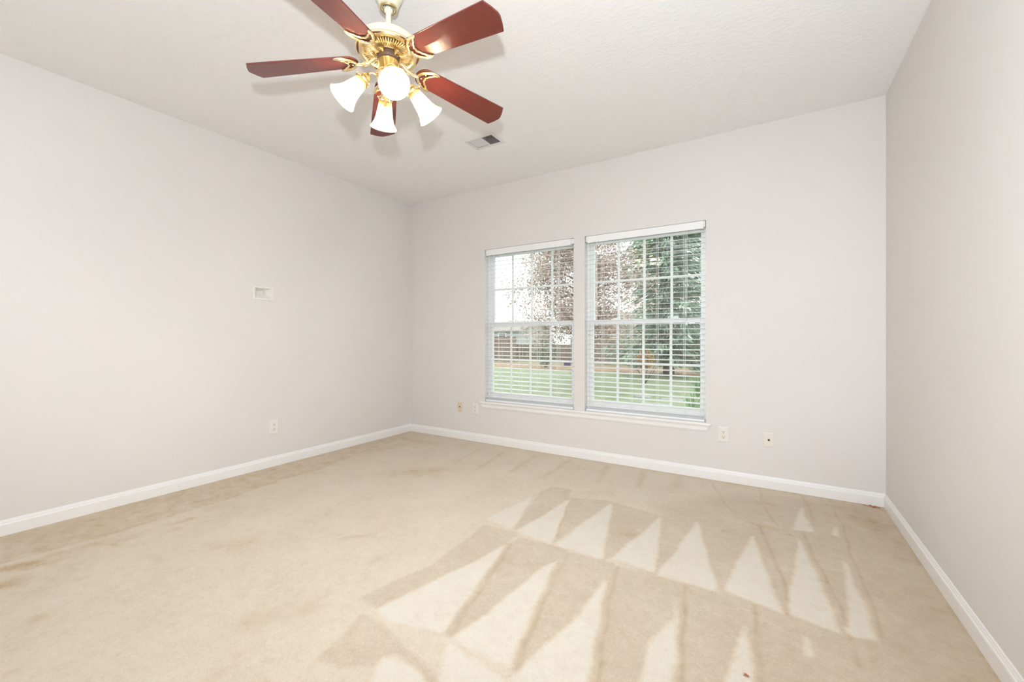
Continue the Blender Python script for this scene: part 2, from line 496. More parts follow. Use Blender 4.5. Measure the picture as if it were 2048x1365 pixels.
add_bump(m, nb, 0.55, 0.006)
b.inputs['Sheen Weight'].default_value = 0.15


# ------------------------------------------------------------------ the room shell
def inside(px, py, poly):
    r = np.zeros(px.shape, bool)
    n = len(poly)
    j = n - 1
    for i in range(n):
        xi, yi = poly[i]; xj, yj = poly[j]
        if yi != yj:
            r ^= ((yi > py) != (yj > py)) & (px < (xj - xi) * (py - yi) / (yj - yi) + xi)
        j = i
    return r


def blur(a, k):
    for ax in (0, 1):
        acc = np.zeros_like(a)
        for d in range(-k, k + 1):
            acc += np.roll(a, d, ax)
        a = acc / (2 * k + 1)
    return a


def build_floor():
    s = 0.0075
    xs = np.arange(XL - 0.02, XR + 0.03, s)
    ys = np.arange(YR - 0.02, YB + 0.03, s)
    X, Y = np.meshgrid(xs, ys)
    rng = np.random.RandomState(4)
    # wobble the outlines a little so that the vacuum strokes are not ruler-straight
    wob = lambda f, p: 0.004 * np.sin(X * f + Y * f * 0.7 + p) + 0.003 * np.sin(Y * f * 2.3 - X * 1.7 * f + p * 2)
    Xw, Yw = X + wob(9, 0.3), Y + wob(11, 1.9)
    nap = np.full(X.shape, 0.50)
    worn = inside(X, Y, CARPET_DARK[0]).astype(float)
    nap = 0.5 - 0.33 * blur(blur(worn, 9), 9)
    for p in CARPET_DARK[1:]:
        nap[inside(Xw, Yw, p)] = 0.17
    for p in CARPET_LIGHT:
        nap[inside(Xw, Yw, p)] = 0.90
    nap = blur(nap, 1)
    soil = np.zeros(X.shape)
    for p, k in CARPET_SOIL:
        soil[inside(Xw, Yw, p)] = k
    soil = blur(soil, 2)
    for pts, w, k in CARPET_LINES:
        d = np.full(X.shape, 9.0)
        for (ax, ay), (bx, by) in zip(pts[:-1], pts[1:]):
            ux, uy = bx - ax, by - ay
            t = np.clip(((Xw - ax) * ux + (Yw - ay) * uy) / (ux * ux + uy * uy), 0, 1)
            d = np.minimum(d, np.hypot(Xw - ax - t * ux, Yw - ay - t * uy))
        soil = np.maximum(soil, 1.0 * k * np.exp(-(d / w) ** 2))
    for cx, cy_, ux, uy, w, k in CARPET_STAINS:
        ln = math.hypot(ux, uy) + 1e-6
        a = ((Xw - cx) * ux + (Yw - cy_) * uy) / ln
        c = (-(Xw - cx) * uy + (Yw - cy_) * ux) / ln
        soil = np.maximum(soil, k * np.exp(-(a / max(ln, w)) ** 2 - (c / w) ** 2))
    # carpet darkens towards the skirting and both side walls
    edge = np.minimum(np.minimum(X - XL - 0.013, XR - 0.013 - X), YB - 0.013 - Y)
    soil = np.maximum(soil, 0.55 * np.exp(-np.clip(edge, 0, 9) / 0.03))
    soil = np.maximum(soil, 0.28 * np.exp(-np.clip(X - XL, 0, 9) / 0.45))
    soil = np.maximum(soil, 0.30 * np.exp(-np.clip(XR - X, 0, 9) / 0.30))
    ny, nx = X.shape
    co = np.stack([X.ravel(), Y.ravel(), np.zeros(X.size)], 1)
    idx = np.arange(nx * ny).reshape(ny, nx)
    q = np.stack([idx[:-1, :-1].ravel(), idx[:-1, 1:].ravel(), idx[1:, 1:].ravel(), idx[1:, :-1].ravel()], 1)
    me = bpy.data.meshes.new('floor')
    me.vertices.add(len(co)); me.vertices.foreach_set('co', co.ravel())
    me.loops.add(q.size); me.loops.foreach_set('vertex_index', q.ravel().astype(np.int32))
    me.polygons.add(len(q)); me.polygons.foreach_set('loop_start', (np.arange(len(q)) * 4).astype(np.int32))
    me.update(calc_edges=True)
    for nme, arr in (('nap', nap), ('soil', soil)):
        a = me.attributes.new(nme, 'FLOAT', 'POINT')
        a.data.foreach_set('value', arr.ravel().astype(np.float32))
    me.materials.append(M['carpet'])
    o = bpy.data.objects.new('floor', me)
    COL.objects.link(o)
    structure(o)
    o['label'] = 'beige carpet with vacuum strokes'


build_floor()

WIN = [(-2.615, -1.580), (-1.472, -0.438)]
SILL, HEAD = 0.447, 2.075
MEDIA = (1.858, 2.008, 1.464, 1.560)           # hole for the media box in the left wall: y0,y1,z0,z1
VENT = (-2.118, -1.872, 2.722, 2.878)          # hole in the ceiling
slab('wall_back', M['wall'], (XL - 0.15, XR + 0.15), (-0.05, H + 0.1), [(a, c, SILL - 0.0195, HEAD) for a, c in WIN], lambda u, v, w: (u, YB + w, v), 0.15)
slab('wall_left', M['wall'], (YR, YB), (-0.05, H + 0.1), [MEDIA], lambda u, v, w: (XL - w, u, v), 0.12)
slab('wall_right', M['wall'], (YR, YB), (-0.05, H + 0.1), [], lambda u, v, w: (XR + w, u, v), 0.12)
slab('wall_rear', M['wall'], (XL - 0.15, XR + 0.15), (-0.05, H + 0.1), [], lambda u, v, w: (u, YR - w, v), 0.12)
slab('ceiling', M['ceiling'], (XL, XR), (YR, YB), [VENT], lambda u, v, w: (u, v, H + w), 0.09)

# skirting: flat board with a moulded top
prof = [(0, -0.004), (0.013, -0.004), (0.013, 0.060), (0.0115, 0.066), (0.0085, 0.070), (0.0085, 0.074), (0.006, 0.080), (0.0045, 0.086), (0.003, 0.088), (0, 0.088)]
for nm, A, B, o_ in (('baseboard_left', (XL, YR), (XL, YB), (1, 0)), ('baseboard_back', (XL, YB), (XR, YB), (0, -1)), ('baseboard_right', (XR, YR), (XR, YB), (-1, 0))):
    bb = MB()
    extrude_profile(bb, prof, A, B, o_)
    structure(bb.build(nm, M['trim']))

# window stool and apron running under both windows
b_ = MB()
x0, x1 = -2.668, -0.402
b_.box(x0, x1, YB - 0.030, YB, SILL - 0.020, SILL)
for a, c in WIN:
    b_.box(a + 0.0005, c - 0.0005, YB, YB + 0.066, SILL - 0.019, SILL)
structure(b_.build('trim_1', M['trim'], bevel=0.004, segs=3))
b_ = MB()
pr = [(0.0, 0), (0.018, 0), (0.016, -0.010), (0.013, -0.016), (0.013, -0.040), (0.009, -0.047), (0.007, -0.052), (0.0, -0.052)]
zt = SILL - 0.020
k = len(pr)
pts = []
for xe, sgn in ((x0 + 0.012, 1), (x1 - 0.012, -1)):
    pts += [(xe - sgn * z * 0.42, YB - o_, zt + z) for o_, z in pr]
b_.poly(pts, [tuple(range(k)), tuple(range(k, 2 * k))[::-1]] + [(i, (i + 1) % k, k + (i + 1) % k, k + i) for i in range(k)])
structure(b_.build('trim_2', M['trim']))


# ------------------------------------------------------------------ windows
def rect_ring(b, x0, x1, z0, z1, wl, wr, wb, wt, y0, y1):
    b.box(x0, x0 + wl, y0, y1, z0, z1)
    b.box(x1 - wr, x1, y0, y1, z0, z1)
    b.box(x0 + wl, x1 - wr, y0, y1, z0, z0 + wb)
    b.box(x0 + wl, x1 - wr, y0, y1, z1 - wt, z1)


def make_window(i, a, c):
    w = structure(empty('window_%d' % i, ((a + c) / 2, YB, SILL)))
    ox, oz = (a + c) / 2, SILL
    hw = (c - a) / 2
    b = MB()
    rect_ring(b, -hw, hw, -0.0, HEAD - SILL, 0.022, 0.022, 0.026, 0.026, 0.066, 0.136)
    b.box(-hw + 0.022, -hw + 0.030, 0.099, 0.103, 0.026, HEAD - SILL - 0.026)
    b.box(hw - 0.030, hw - 0.022, 0.099, 0.103, 0.026, HEAD - SILL - 0.026)
    b.build('window_frame', M['vinyl'], w)
    gx0, gx1 = -hw + 0.057, hw - 0.052
    for nm, z0, z1, gz0, gz1, y0, y1 in (('lower_sash', 0.027, 0.848, 0.092, 0.808, 0.070, 0.098), ('upper_sash', 0.812, HEAD - SILL - 0.027, 0.850, 1.560, 0.104, 0.132)):
        b = MB()
        rect_ring(b, -hw + 0.0225, hw - 0.0225, z0, z1, gx0 + hw - 0.0225, hw - 0.0225 - gx1, gz0 - z0, z1 - gz1, y0, y1)
        s_ = b.build(nm, M['vinyl'], w, bevel=0.003)
        ym = (y0 + y1) / 2
        g = MB()
        g.box(gx0 - 0.004, gx1 + 0.004, ym - 0.0015, ym + 0.0015, gz0 - 0.004, gz1 + 0.004)
        g.build('pane', M['glass'], s_)
        g = MB()
        for q in (1, 2, 3):
            xm = gx0 + (gx1 - gx0) * q / 4
            g.box(xm - 0.0105, xm + 0.0105, ym - 0.010, ym - 0.003, gz0, gz1)
        zm = (gz0 + gz1) / 2
        g.box(gx0, gx1, ym - 0.0095, ym - 0.0035, zm - 0.0105, zm + 0.0105)
        g.build('muntin', M['vinyl'], s_)
    for xk in (-0.26, 0.26):
        g = MB()
        g.box(xk - 0.028, xk + 0.028, 0.074, 0.100, 0.848, 0.856)
        g.box(xk - 0.006, xk + 0.034, 0.080, 0.094, 0.856, 0.866)
        g.build('sash_lock', M['vinyl'], w, bevel=0.002)


for i, (a, c) in enumerate(WIN):
    make_window(i + 1, a, c)


# ------------------------------------------------------------------ blinds
def make_blind(a, c, va, vc, label, ladders, wand_x, cord_x):
    ox = (a + c) / 2
    t = empty('window_blind', (ox, YB + 0.035, HEAD), label, 'window blind', 'white slatted blinds in the two windows')
    lx = lambda x: x - ox
    b = MB()
    x0, x1 = lx(va), lx(vc)
    b.box(x0, x1, -0.041, -0.030, -0.066, -0.004)
    b.box(x0, x0 + 0.010, -0.030, 0.020, -0.066, -0.004)
    b.box(x1 - 0.010, x1, -0.030, 0.020, -0.066, -0.004)
    b.build('valance', M['blind'], t, bevel=0.002)
    b = MB()
    b.box(lx(a) + 0.006, lx(c) - 0.006, -0.022, 0.024, -0.050, -0.002)
    b.build('headrail', M['vinyl'], t)
    n, pitch, tilt = 35, 0.0437, math.radians(6.5)
    ca, sa = math.cos(tilt), math.sin(tilt)
    for k in range(n):
        z = -0.085 - k * pitch
        if k == n - 1:
            z = -1.577
        b = MB()
        R_ = Matrix.Translation((0, 0, z)) @ Matrix.Rotation(tilt, 4, 'X')
        ow = []
        for q in range(9):
            y = -0.023 + 0.046 * q / 8
            ow.append((y, 0.0011 + 0.0008 * (1 - (y / 0.023) ** 2)))
        prof_ = ow + [(y, z_ - 0.0022) for y, z_ in reversed(ow)]
        xs_ = (lx(a) + 0.010, lx(c) - 0.012)
        m_ = len(prof_)
        pts_ = [R_ @ Vector((x, y, z_)) for x in xs_ for y, z_ in prof_]
        b.poly(pts_, [tuple(range(m_)), tuple(range(m_, 2 * m_))[::-1]] + [(i, (i + 1) % m_, m_ + (i + 1) % m_, m_ + i) for i in range(m_)])
        b.build('slat', M['blind'], t)
    b = MB()
    zb = SILL - HEAD + 0.0015
    b.box(lx(a) + 0.010, lx(c) - 0.012, -0.027, 0.027, zb, zb + 0.018)
    b.build('bottom_rail', M['blind'], t, bevel=0.003)
    for x in ladders:
        b = MB()
        for yy, dx in ((-0.0285, 0.0), (0.0285, 0.004)):
            b.box(lx(x) + dx - 0.0012, lx(x) + dx + 0.0012, yy - 0.0008, yy + 0.0008, zb + 0.010, -0.045)
        b.box(lx(x) + 0.011, lx(x) + 0.0130, -0.0290, -0.0274, zb + 0.018, -0.045)
        b.build('ladder_cord', M['cord'], t)
    b = MB()
    b.tube([(lx(wand_x), -0.036, -0.060), (lx(wand_x), -0.036, -0.30), (lx(wand_x), -0.036, -0.828)], 0.0042, 6)
    b.tube([(lx(wand_x), -0.036, -0.815), (lx(wand_x), -0.036, -0.835)], 0.0062, 8)
    b.build('tilt_wand', M['blind'], t)
    b = MB()
    b.tube([(lx(cord_x), -0.034, -0.055), (lx(cord_x), -0.036, -0.4), (lx(cord_x), -0.036, -0.812)], 0.0013, 6)
    b.tube([(lx(cord_x) + 0.006, -0.034, -0.055), (lx(cord_x) + 0.005, -0.036, -0.4), (lx(cord_x), -0.036, -0.812)], 0.0013, 6)
    lc = b.build('lift_cord', M['cord'], t)
    b = MB()
    b.lathe([(0.001, -0.806), (0.005, -0.812), (0.0085, -0.838), (0.007, -0.843), (0.001, -0.844)], 12, M=Matrix.Translation((lx(cord_x), -0.036, 0)))
    b.build('tassel', M['blind'], lc)
    return t


make_blind(*WIN[0], -2.592, -1.612, 'white slatted blind over the window nearer the room corner',
           (-2.438, -2.188, -1.982, -1.761), -2.500, -1.739)
make_blind(*WIN[1], -1.443, -0.457, 'white slatted blind over the window showing the tall green conifer',
           (-1.311, -1.049, -0.826, -0.609), -1.354, -0.583)


# ------------------------------------------------------------------ wall plates
def wall_frame(pos, side):
    """matrix: local x along the wall, y out of the wall into the room, z up"""
    if side == 'back':
        R_ = Matrix(((1, 0, 0), (0, -1, 0), (0, 0, 1))).to_4x4()
        R_ = Matrix.Rotation(PI, 4, 'Z')
        return pos, (0, 0, PI)
    return pos, (0, 0, -PI / 2)


def plate_mesh(w, h):
    b = MB()
    d0, d1, cc = 0.0, 0.006, 0.006
    o = [(-w / 2, -h / 2), (w / 2, -h / 2), (w / 2, h / 2), (-w / 2, h / 2)]
    i_ = [(-w / 2 + cc, -h / 2 + cc), (w / 2 - cc, -h / 2 + cc), (w / 2 - cc, h / 2 - cc), (-w / 2 + cc, h / 2 - cc)]
    pts = [(x, d0, z) for x, z in o] + [(x, d1 * 0.55, z) for x, z in o] + [(x, d1, z) for x, z in i_]
    fs = [(0, 1, 2, 3), (8, 9, 10, 11)]
    for q in range(4):
        r_ = (q + 1) % 4
        fs += [(q, r_, 4 + r_, 4 + q), (4 + q, 4 + r_, 8 + r_, 8 + q)]
    return b.poly(pts, fs)


RX = Matrix.Rotation(-PI / 2, 4, 'X')     # lathe axis z -> local +y


def screw(parent, x, z, y=0.006):
    b = MB()
    b.lathe([(0.0001, 0.0012), (0.002, 0.0010), (0.0032, 0.0)], 12, M=Matrix.Translation((x, y, z)) @ RX)
    b.build('screw', M['screw'], parent)


def duplex(pos, side, w, h, label, pm, rm, group):
    p, r_ = wall_frame(pos, side)
    t = empty('power_outlet', p, label, 'outlet', group, rot=r_)
    plate_mesh(w, h).build('cover_plate', pm, t, bevel=0.001)
    for s in (1, -1):
        b = MB()
        out = []
        for q in range(28):
            a = 2 * PI * q / 28
            out.append((0.0172 * math.cos(a), max(-0.0135, min(0.0135, 0.0172 * math.sin(a)))))
        Mx = Matrix.Translation((0, 0.0062, s * 0.0205)) @ Matrix.Rotation(PI / 2, 4, 'X')
        b.prism(out, 0.0, -0.0022, M=Mx)
        rc = b.build('receptacle', rm, t)
        b = MB()
        y0, y1 = 0.0082, 0.0088
        b.box(-0.0078, -0.0054, y0, y1, s * 0.0205 - 0.001, s * 0.0205 + 0.0085)
        b.box(0.0054, 0.0078, y0, y1, s * 0.0205 + 0.0, s * 0.0205 + 0.0085)
        b.lathe([(0.0001, 0.0088), (0.0032, 0.0088), (0.0032, 0.0082)], 14, M=Matrix.Translation((0, 0, s * 0.0205 - 0.0075)) @ RX)
        b.build('slot', M['slot'], rc)
    screw(t, 0, 0)


def coax(pos, side, w, h, label, pm, group):
    p, r_ = wall_frame(pos, side)
    t = empty('coax_plate', p, label, 'wall plate', group, rot=r_)
    plate_mesh(w, h).build('cover_plate', pm, t, bevel=0.001)
    b = MB()
    b.lathe([(0.0075, 0.006), (0.0075, 0.008), (0.0052, 0.008), (0.0052, 0.0145), (0.0038, 0.0145), (0.0036, 0.009), (0.0001, 0.009)], 18, M=RX)
    b.build('jack', M['jack'], t)
    for s in (1, -1):
        screw(t, 0, s * h * 0.385)


OG = None
duplex((XL, 2.025, 0.344), 'left', 0.078, 0.124, 'white power outlet low on the left wall under the media box', M['plate_white'], M['plate_white'], OG)
duplex((-2.741, YB, 0.355), 'back', 0.080, 0.122, 'white power outlet just beside the corner end of the window sill', M['plate_white'], M['plate_white'], OG)
duplex((-0.3135, YB, 0.367), 'back', 0.080, 0.120, 'white power outlet with ivory sockets beside the right end of the window sill', M['plate_white'], M['socket_ivory'], OG)
coax((-2.952, YB, 0.357), 'back', 0.066, 0.108, 'almond coax wall plate nearest the room corner, beside a white outlet', M['plate_almond'], None)
coax((-0.009, YB, 0.3625), 'back', 0.070, 0.108, 'ivory coax wall plate alone on the bare wall past the window', M['plate_ivory'], None)

# recessed media box in the left wall
t = empty('media_box', (XL, 1.933, 1.512), 'white recessed media box set into the middle of the left wall', 'wall box', rot=(0, 0, -PI / 2))
b = MB()
W2, H2 = 0.0865, 0.059
w2, h2 = 0.066, 0.042
lo = lambda w, h_, y: [(-w, y, -h_), (w, y, -h_), (w, y, h_), (-w, y, h_)]
lv = lo(W2, H2, 0.0) + lo(W2, H2, 0.005) + lo(W2 - 0.003, H2 - 0.003, 0.008) + lo(w2 + 0.003, h2 + 0.003, 0.008) + lo(w2, h2, 0.005)
b.poly(lv, [(4 * k_ + q, 4 * k_ + (q + 1) % 4, 4 * k_ + 4 + (q + 1) % 4, 4 * k_ + 4 + q) for k_ in range(4) for q in range(4)])
b.build('bezel', M['plate_white'], t)
b = MB()       # sloping basin: rim, floor and a deeper pocket high up
rim = lo(w2 + 0.002, h2 + 0.002, 0.0048)
inn = [(-0.040, -0.036, -0.004), (0.038, -0.036, -0.006), (0.036, -0.036, 0.030), (-0.036, -0.036, 0.030)]
pk = [(-0.036, -0.060, -0.001), (0.034, -0.060, -0.002), (0.032, -0.060, 0.027), (-0.032, -0.060, 0.027)]
fs = []
for q in range(4):
    r_ = (q + 1) % 4
    fs += [(q, r_, 4 + r_, 4 + q), (4 + q, 4 + r_, 8 + r_, 8 + q)]
fs.append((8, 9, 10, 11))
b.poly(rim + inn + pk, fs)
o = b.build('basin', M['plate_white'], t)

# ceiling register
t = empty('ceiling_vent', (-1.995, 2.800, H), 'white two-way air register flush in the ceiling beyond the fan', 'air vent')
b = MB()
rect_ring(b, -0.1415, 0.1415, -0.0965, 0.0965, 0.026, 0.026, 0.026, 0.026, -0.007, 0.0)
# rect_ring lays out x/z; swing it flat under the ceiling
o = b.build('frame', M['vent'], t, bevel=0.0025)
o.rotation_euler = (-PI / 2, 0, 0)
o.location = (0, 0, -0.0071)
b = MB()
b.box(-0.005, 0.005, -0.071, 0.071, -0.003, 0.006)
b.build('divider', M['vent'], t)
for sgn in (-1, 1):
    for q in range(12):
        x = sgn * (0.010 + q * 0.0092)
        b = MB()
        Mx = Matrix.Translation((x + sgn * 0.0, 0, 0.0045)) @ Matrix.Rotation(math.radians(-50 if sgn < 0 else 50), 4, 'Y')
        b.box(-0.0062, 0.0062, -0.071, 0.071, -0.0004, 0.0004, M=Mx)
        b.build('louvre', M['vent'], t)
b = MB()
for x0_, x1_, y0_, y1_, z0_, z1_ in ((-0.122, -0.1205, -0.077, 0.077, 0.004, 0.088), (0.1205, 0.122, -0.077, 0.077, 0.004, 0.088), (-0.122, 0.122, -0.0775, -0.076, 0.004, 0.088), (-0.122, 0.122, 0.076, 0.0775, 0.004, 0.088), (-0.122, 0.122, -0.0775, 0.0775, 0.088, 0.0895)):
    b.box(x0_, x1_, y0_, y1_, z0_, z1_)
b.build('duct_box', M['duct'], t)


# ------------------------------------------------------------------ ceiling fan
FX, FY = -1.5168, 1.3563
fan = empty('ceiling_fan', (FX, FY, H), 'brass and ivory ceiling fan with five mahogany blades and four lit glass shades', 'ceiling fan')
Z = lambda z: z - H

b = MB()
b.lathe([(0.0001, 0.0), (0.068, 0.0), (0.068, -0.016), (0.066, -0.022), (0.062, -0.030), (0.054, -0.046), (0.046, -0.060), (0.044, -0.070), (0.040, -0.075), (0.030, -0.076), (0.026, -0.070), (0.0001, -0.066)], 48)
cn = b.build('canopy', M['ivory'], fan)
b = MB()
b.lathe([(0.041, -0.0745), (0.043, -0.079), (0.039, -0.083), (0.027, -0.081), (0.0255, -0.074)], 40)
b.build('collar', M['brass'], cn)
b = MB()
b.lathe([(0.0001, -0.068), (0.014, -0.072), (0.0205, -0.084), (0.0195, -0.094), (0.0125, -0.102)], 24)
b.build('hanger_ball', M['ivory'], cn)
b = MB()
b.lathe([(0.0125, -0.085), (0.0120, Z(2.50))], 24)
b.build('downrod', M['ivory'], fan)

b = MB()
b.lathe([(0.0125, Z(2.522)), (0.030, Z(2.522)), (0.034, Z(2.516)), (0.10, Z(2.513)), (0.126, Z(2.508)), (0.132, Z(2.500)), (0.138, Z(2.478)), (0.140, Z(2.466)), (0.135, Z(2.464))], 72)
mh = b.build('motor_housing', M['ivory'], fan)
b = MB()
b.lathe([(0.135, Z(2.4655)), (0.1435, Z(2.4650)), (0.1465, Z(2.460)), (0.1460, Z(2.454)), (0.141, Z(2.449)), (0.134, Z(2.447)), (0.116, Z(2.449)), (0.113, Z(2.452)), (0.060, Z(2.452)), (0.057, Z(2.447)), (0.048, Z(2.446)), (0.046, Z(2.452))], 72)
b.build('bottom_ring', M['brass'], mh)
b = MB()       # cooling ribs fanned round the underside
for q in range(60):
    a = 2 * PI * q / 60
    Mx = Matrix.Rotation(a, 4, 'Z')
    b.tube([(0.060, 0, Z(2.4495)), (0.085, 0, Z(2.4480)), (0.112, 0, Z(2.4505))], [0.0014, 0.0018, 0.0021], 6, M=Mx)
b.build('rib', M['brass'], mh)
b = MB()
b.lathe([(0.1125, Z(2.4522)), (0.0605, Z(2.4522))], 60)
b.build('rib_shadow_plate', mat('rib_gap_shade', (0.30, 0.19, 0.08), 0.5, metal=0.6), mh)  # dark sheet stands in for the shade between the ribs
b = MB()
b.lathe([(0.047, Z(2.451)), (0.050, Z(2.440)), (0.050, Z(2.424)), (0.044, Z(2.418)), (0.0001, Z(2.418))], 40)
b.build('flywheel', M['flywheel_shade'], fan)
b = MB()
b.lathe([(0.040, Z(2.419)), (0.0470, Z(2.416)), (0.0485, Z(2.410)), (0.0485, Z(2.366)), (0.0515, Z(2.363)), (0.0515, Z(2.358)), (0.047, Z(2.354))], 48)
b.build('switch_housing', M['brass'], fan)
b = MB()
b.lathe([(0.044, Z(2.357)), (0.056, Z(2.350)), (0.058, Z(2.340)), (0.054, Z(2.326)), (0.043, Z(2.312)), (0.030, Z(2.302)), (0.022, Z(2.290)), (0.012, Z(2.283)), (0.009, Z(2.272)), (0.005, Z(2.266)), (0.0001, Z(2.265))], 48)
b.build('light_fitter', M['brass'], fan)

# blades with their brass brackets
BR, BW, BV = 0.645, 0.0721, 0.029
BZ, DROOP = 2.427, math.atan2(0.071, 0.645)
pitch = math.asin(0.189)


def blade_outline():
    o = []
    r0 = 0.140
    top = [(r0 + 0.05 * (1 - math.cos(t)), 0.056 * math.sin(t)) for t in [PI / 2 * q / 8 for q in range(1, 9)]]
    up = top + [(0.30, 0.0605), (0.45, 0.0665), (BR - BV, BW)]
    o = [(r0, 0.0)] + up + [(BR - BV * 0.45, BW * 0.55), (BR - 0.002, 0.008), (BR - 0.002, -0.008), (BR - BV * 0.45, -BW * 0.55)] + [(x, -y) for x, y in reversed(up)]
    return o


for k in range(5):
    ang = 0.5819 + PI - k * 2 * PI / 5
    # pitch: one long edge drops, the other rises
    Mx = Matrix.Rotation(ang, 4, 'Z') @ Matrix.Translation((0, 0, Z(BZ))) @ Matrix.Rotation(DROOP, 4, 'Y') @ Matrix.Rotation(-pitch, 4, 'X')
    Ml = Matrix.Rotation(ang, 4, 'Z')
    b = MB()
    b.prism(blade_outline(), 0.0, 0.0065)
    bl = b.build('blade', M['mahogany'], fan, bevel=0.0015)
    bl.matrix_local = Mx
    # bracket: neck from the flywheel, C-shaped horn and a wavy bar closing it
    b = MB()
    neck = [Vector((0.046, 0, Z(2.436))), Vector((0.062, 0, Z(2.432))), Vector((0.080, 0, Z(2.418))), Vector((0.100, 0, Z(2.404))), Vector((0.125, 0, Z(2.4005))), Vector((0.150, 0, Z(2.4015)))]
    b.tube([Ml @ p for p in smooth(neck)], 0.0092, 12)
    b.box(0.040, 0.060, -0.012, 0.012, Z(2.426), Z(2.441), M=Ml)
    horn = [(0.238, 0.0565), (0.226, 0.0580), (0.208, 0.0555), (0.188, 0.0470), (0.169, 0.0335), (0.156, 0.0170), (0.151, 0.0)]
    horn = horn + [(x, -y) for x, y in reversed(horn[:-1])]
    rad = [0.0030, 0.0052, 0.0068, 0.0074, 0.0074, 0.0074, 0.0078]
    rad = rad + rad[:-1][::-1]
    rad = [v.x for v in smooth([(r_, 0, 0) for r_ in rad])]
    b.tube([Mx @ Vector((p.x, p.y, -0.0050)) for p in smooth([(x, y, 0) for x, y in horn])], rad, 10)
    wav = [(0.232, 0.055), (0.220, 0.050), (0.212, 0.043), (0.206, 0.034), (0.197, 0.028), (0.193, 0.019), (0.186, 0.011), (0.187, 0.0)]
    wav = wav + [(x, -y) for x, y in reversed(wav[:-1])]
    b.tube([Mx @ Vector((p.x, p.y, -0.0045)) for p in smooth([(x, y, 0) for x, y in wav])], 0.0052, 8)
    for x, y in ((0.176, 0.030), (0.176, -0.030), (0.166, 0.0)):
        b.lathe([(0.0001, -0.0135), (0.003, -0.0130), (0.0045, -0.0110)], 12, M=Mx @ Matrix.Translation((x, y, 0)))
    b.build('blade_bracket', M['brass'], fan)

# four arms with glass shades
PH0, TAU = 0.95887 + PI, math.radians(40.36)
RS, ZS = 0.1118, 2.3046
AX = []
for k in range(4):
    ph = PH0 - k * PI / 2
    e = Vector((math.cos(ph), math.sin(ph), 0))
    S = e * RS + Vector((0, 0, Z(ZS)))
    d = e * math.sin(TAU) + Vector((0, 0, -math.cos(TAU)))
    AX.append((S, d))
    arm = MB()
    back = S - d * 0.030
    pth = [e * 0.046 + Vector((0, 0, Z(2.338))), e * 0.066 + Vector((0, 0, Z(2.346))), e * 0.080 + Vector((0, 0, Z(2.345))), back - d * 0.006, back + d * 0.006]
    arm.tube(pth, 0.0044, 10)
    arm_o = arm.build('light_arm', M['brass'], fan)
    Q = Vector((0, 0, 1)).rotation_difference(d).to_matrix().to_4x4()
    T = Matrix.Translation(S) @ Q
    b = MB()
    b.lathe([(0.0001, -0.036), (0.010, -0.036), (0.013, -0.031), (0.018, -0.026), (0.021, -0.018), (0.021, -0.010), (0.030, -0.006), (0.034, 0.001), (0.034, 0.009), (0.032, 0.010)], 32)
    for q in range(3):
        a = 2 * PI * q / 3 + 0.5
        ca, sa = math.cos(a), math.sin(a)
        b.tube([(0.033 * ca, 0.033 * sa, 0.004), (0.040 * ca, 0.040 * sa, 0.004)], 0.0022, 8)
        b.tube([(0.039 * ca, 0.039 * sa, 0.004), (0.043 * ca, 0.043 * sa, 0.004)], 0.0042, 8)
    h_ = b.build('shade_holder', M['brass'], arm_o)
    h_.matrix_local = T
    outer = [(0.0295, 0.004), (0.0300, 0.015), (0.0325, 0.035), (0.0365, 0.060), (0.0410, 0.085), (0.0475, 0.107), (0.0560, 0.124), (0.0640, 0.134), (0.0665, 0.137)]
    inner = [(r - 0.0028, z) for r, z in outer]
    b = MB()
    b.lathe(outer + [(0.0655, 0.1385)] + inner[::-1], 56)
    sh = b.build('lamp_shade', M['shade'], arm_o)
    sh.matrix_local = T
    b = MB()       # pressed dashes round the rim
    for q in range(26):
        a = 2 * PI * q / 26
        for a2, ww in ((a, 0.045),):
            pp = []
            for rr, zz in ((0.0502, 0.1115), (0.0552, 0.1215)):
                for da in (-ww, ww):
                    pp.append(((rr + 0.0012) * math.cos(a2 + da), (rr + 0.0012) * math.sin(a2 + da), zz))
            b.poly(pp, [(0, 1, 3, 2)])
    b.build('rim_pattern', M['shade_mark'], arm_o).matrix_local = T
    b = MB()
    b.lathe([(0.0001, 0.006), (0.012, 0.008), (0.012, 0.026), (0.0165, 0.040), (0.0001, 0.041)], 24)
    b.build('bulb_base', M['plate_white'], arm_o).matrix_local = T
    b = MB()
    b.lathe([(0.0165, 0.042), (0.0205, 0.056), (0.0210, 0.066), (0.0185, 0.078), (0.012, 0.088), (0.005, 0.092), (0.0001, 0.0925)], 24)
    bo = b.build('light_bulb', M['bulb'], arm_o)
    bo.matrix_local = T

# pull chains
for dx, dy, z0, zf, fobm in ((-0.017, -0.006, 2.300, 2.243, 'fob_wood'), (0.003, 0.004, 2.268, 2.190, 'ivory')):
    b = MB()
    b.tube([(dx * 1.6, dy * 1.6, Z(z0 + 0.012)), (dx, dy, Z(z0)), (dx, dy, Z(zf))], 0.0011, 6)
    for q in range(int((z0 - zf) / 0.0045)):
        zq = Z(z0 - q * 0.0045)
        b.lathe([(0.0001, 0.0016), (0.0016, 0), (0.0001, -0.0016)], 6, M=Matrix.Translation((dx, dy, zq)))
    ch = b.build('pull_chain', M['brass'], fan)
    b = MB()
    b.lathe([(0.0015, zf - H + 0.002), (0.0035, zf - H - 0.003), (0.0062, zf - H - 0.016), (0.0066, zf - H - 0.026), (0.0045, zf - H - 0.032), (0.0001, zf - H - 0.033)], 16, M=Matrix.Translation((dx, dy, 0)))
    b.build('fob', M[fobm], ch)

# ------------------------------------------------------------------ scraps on the carpet
random.seed(5)


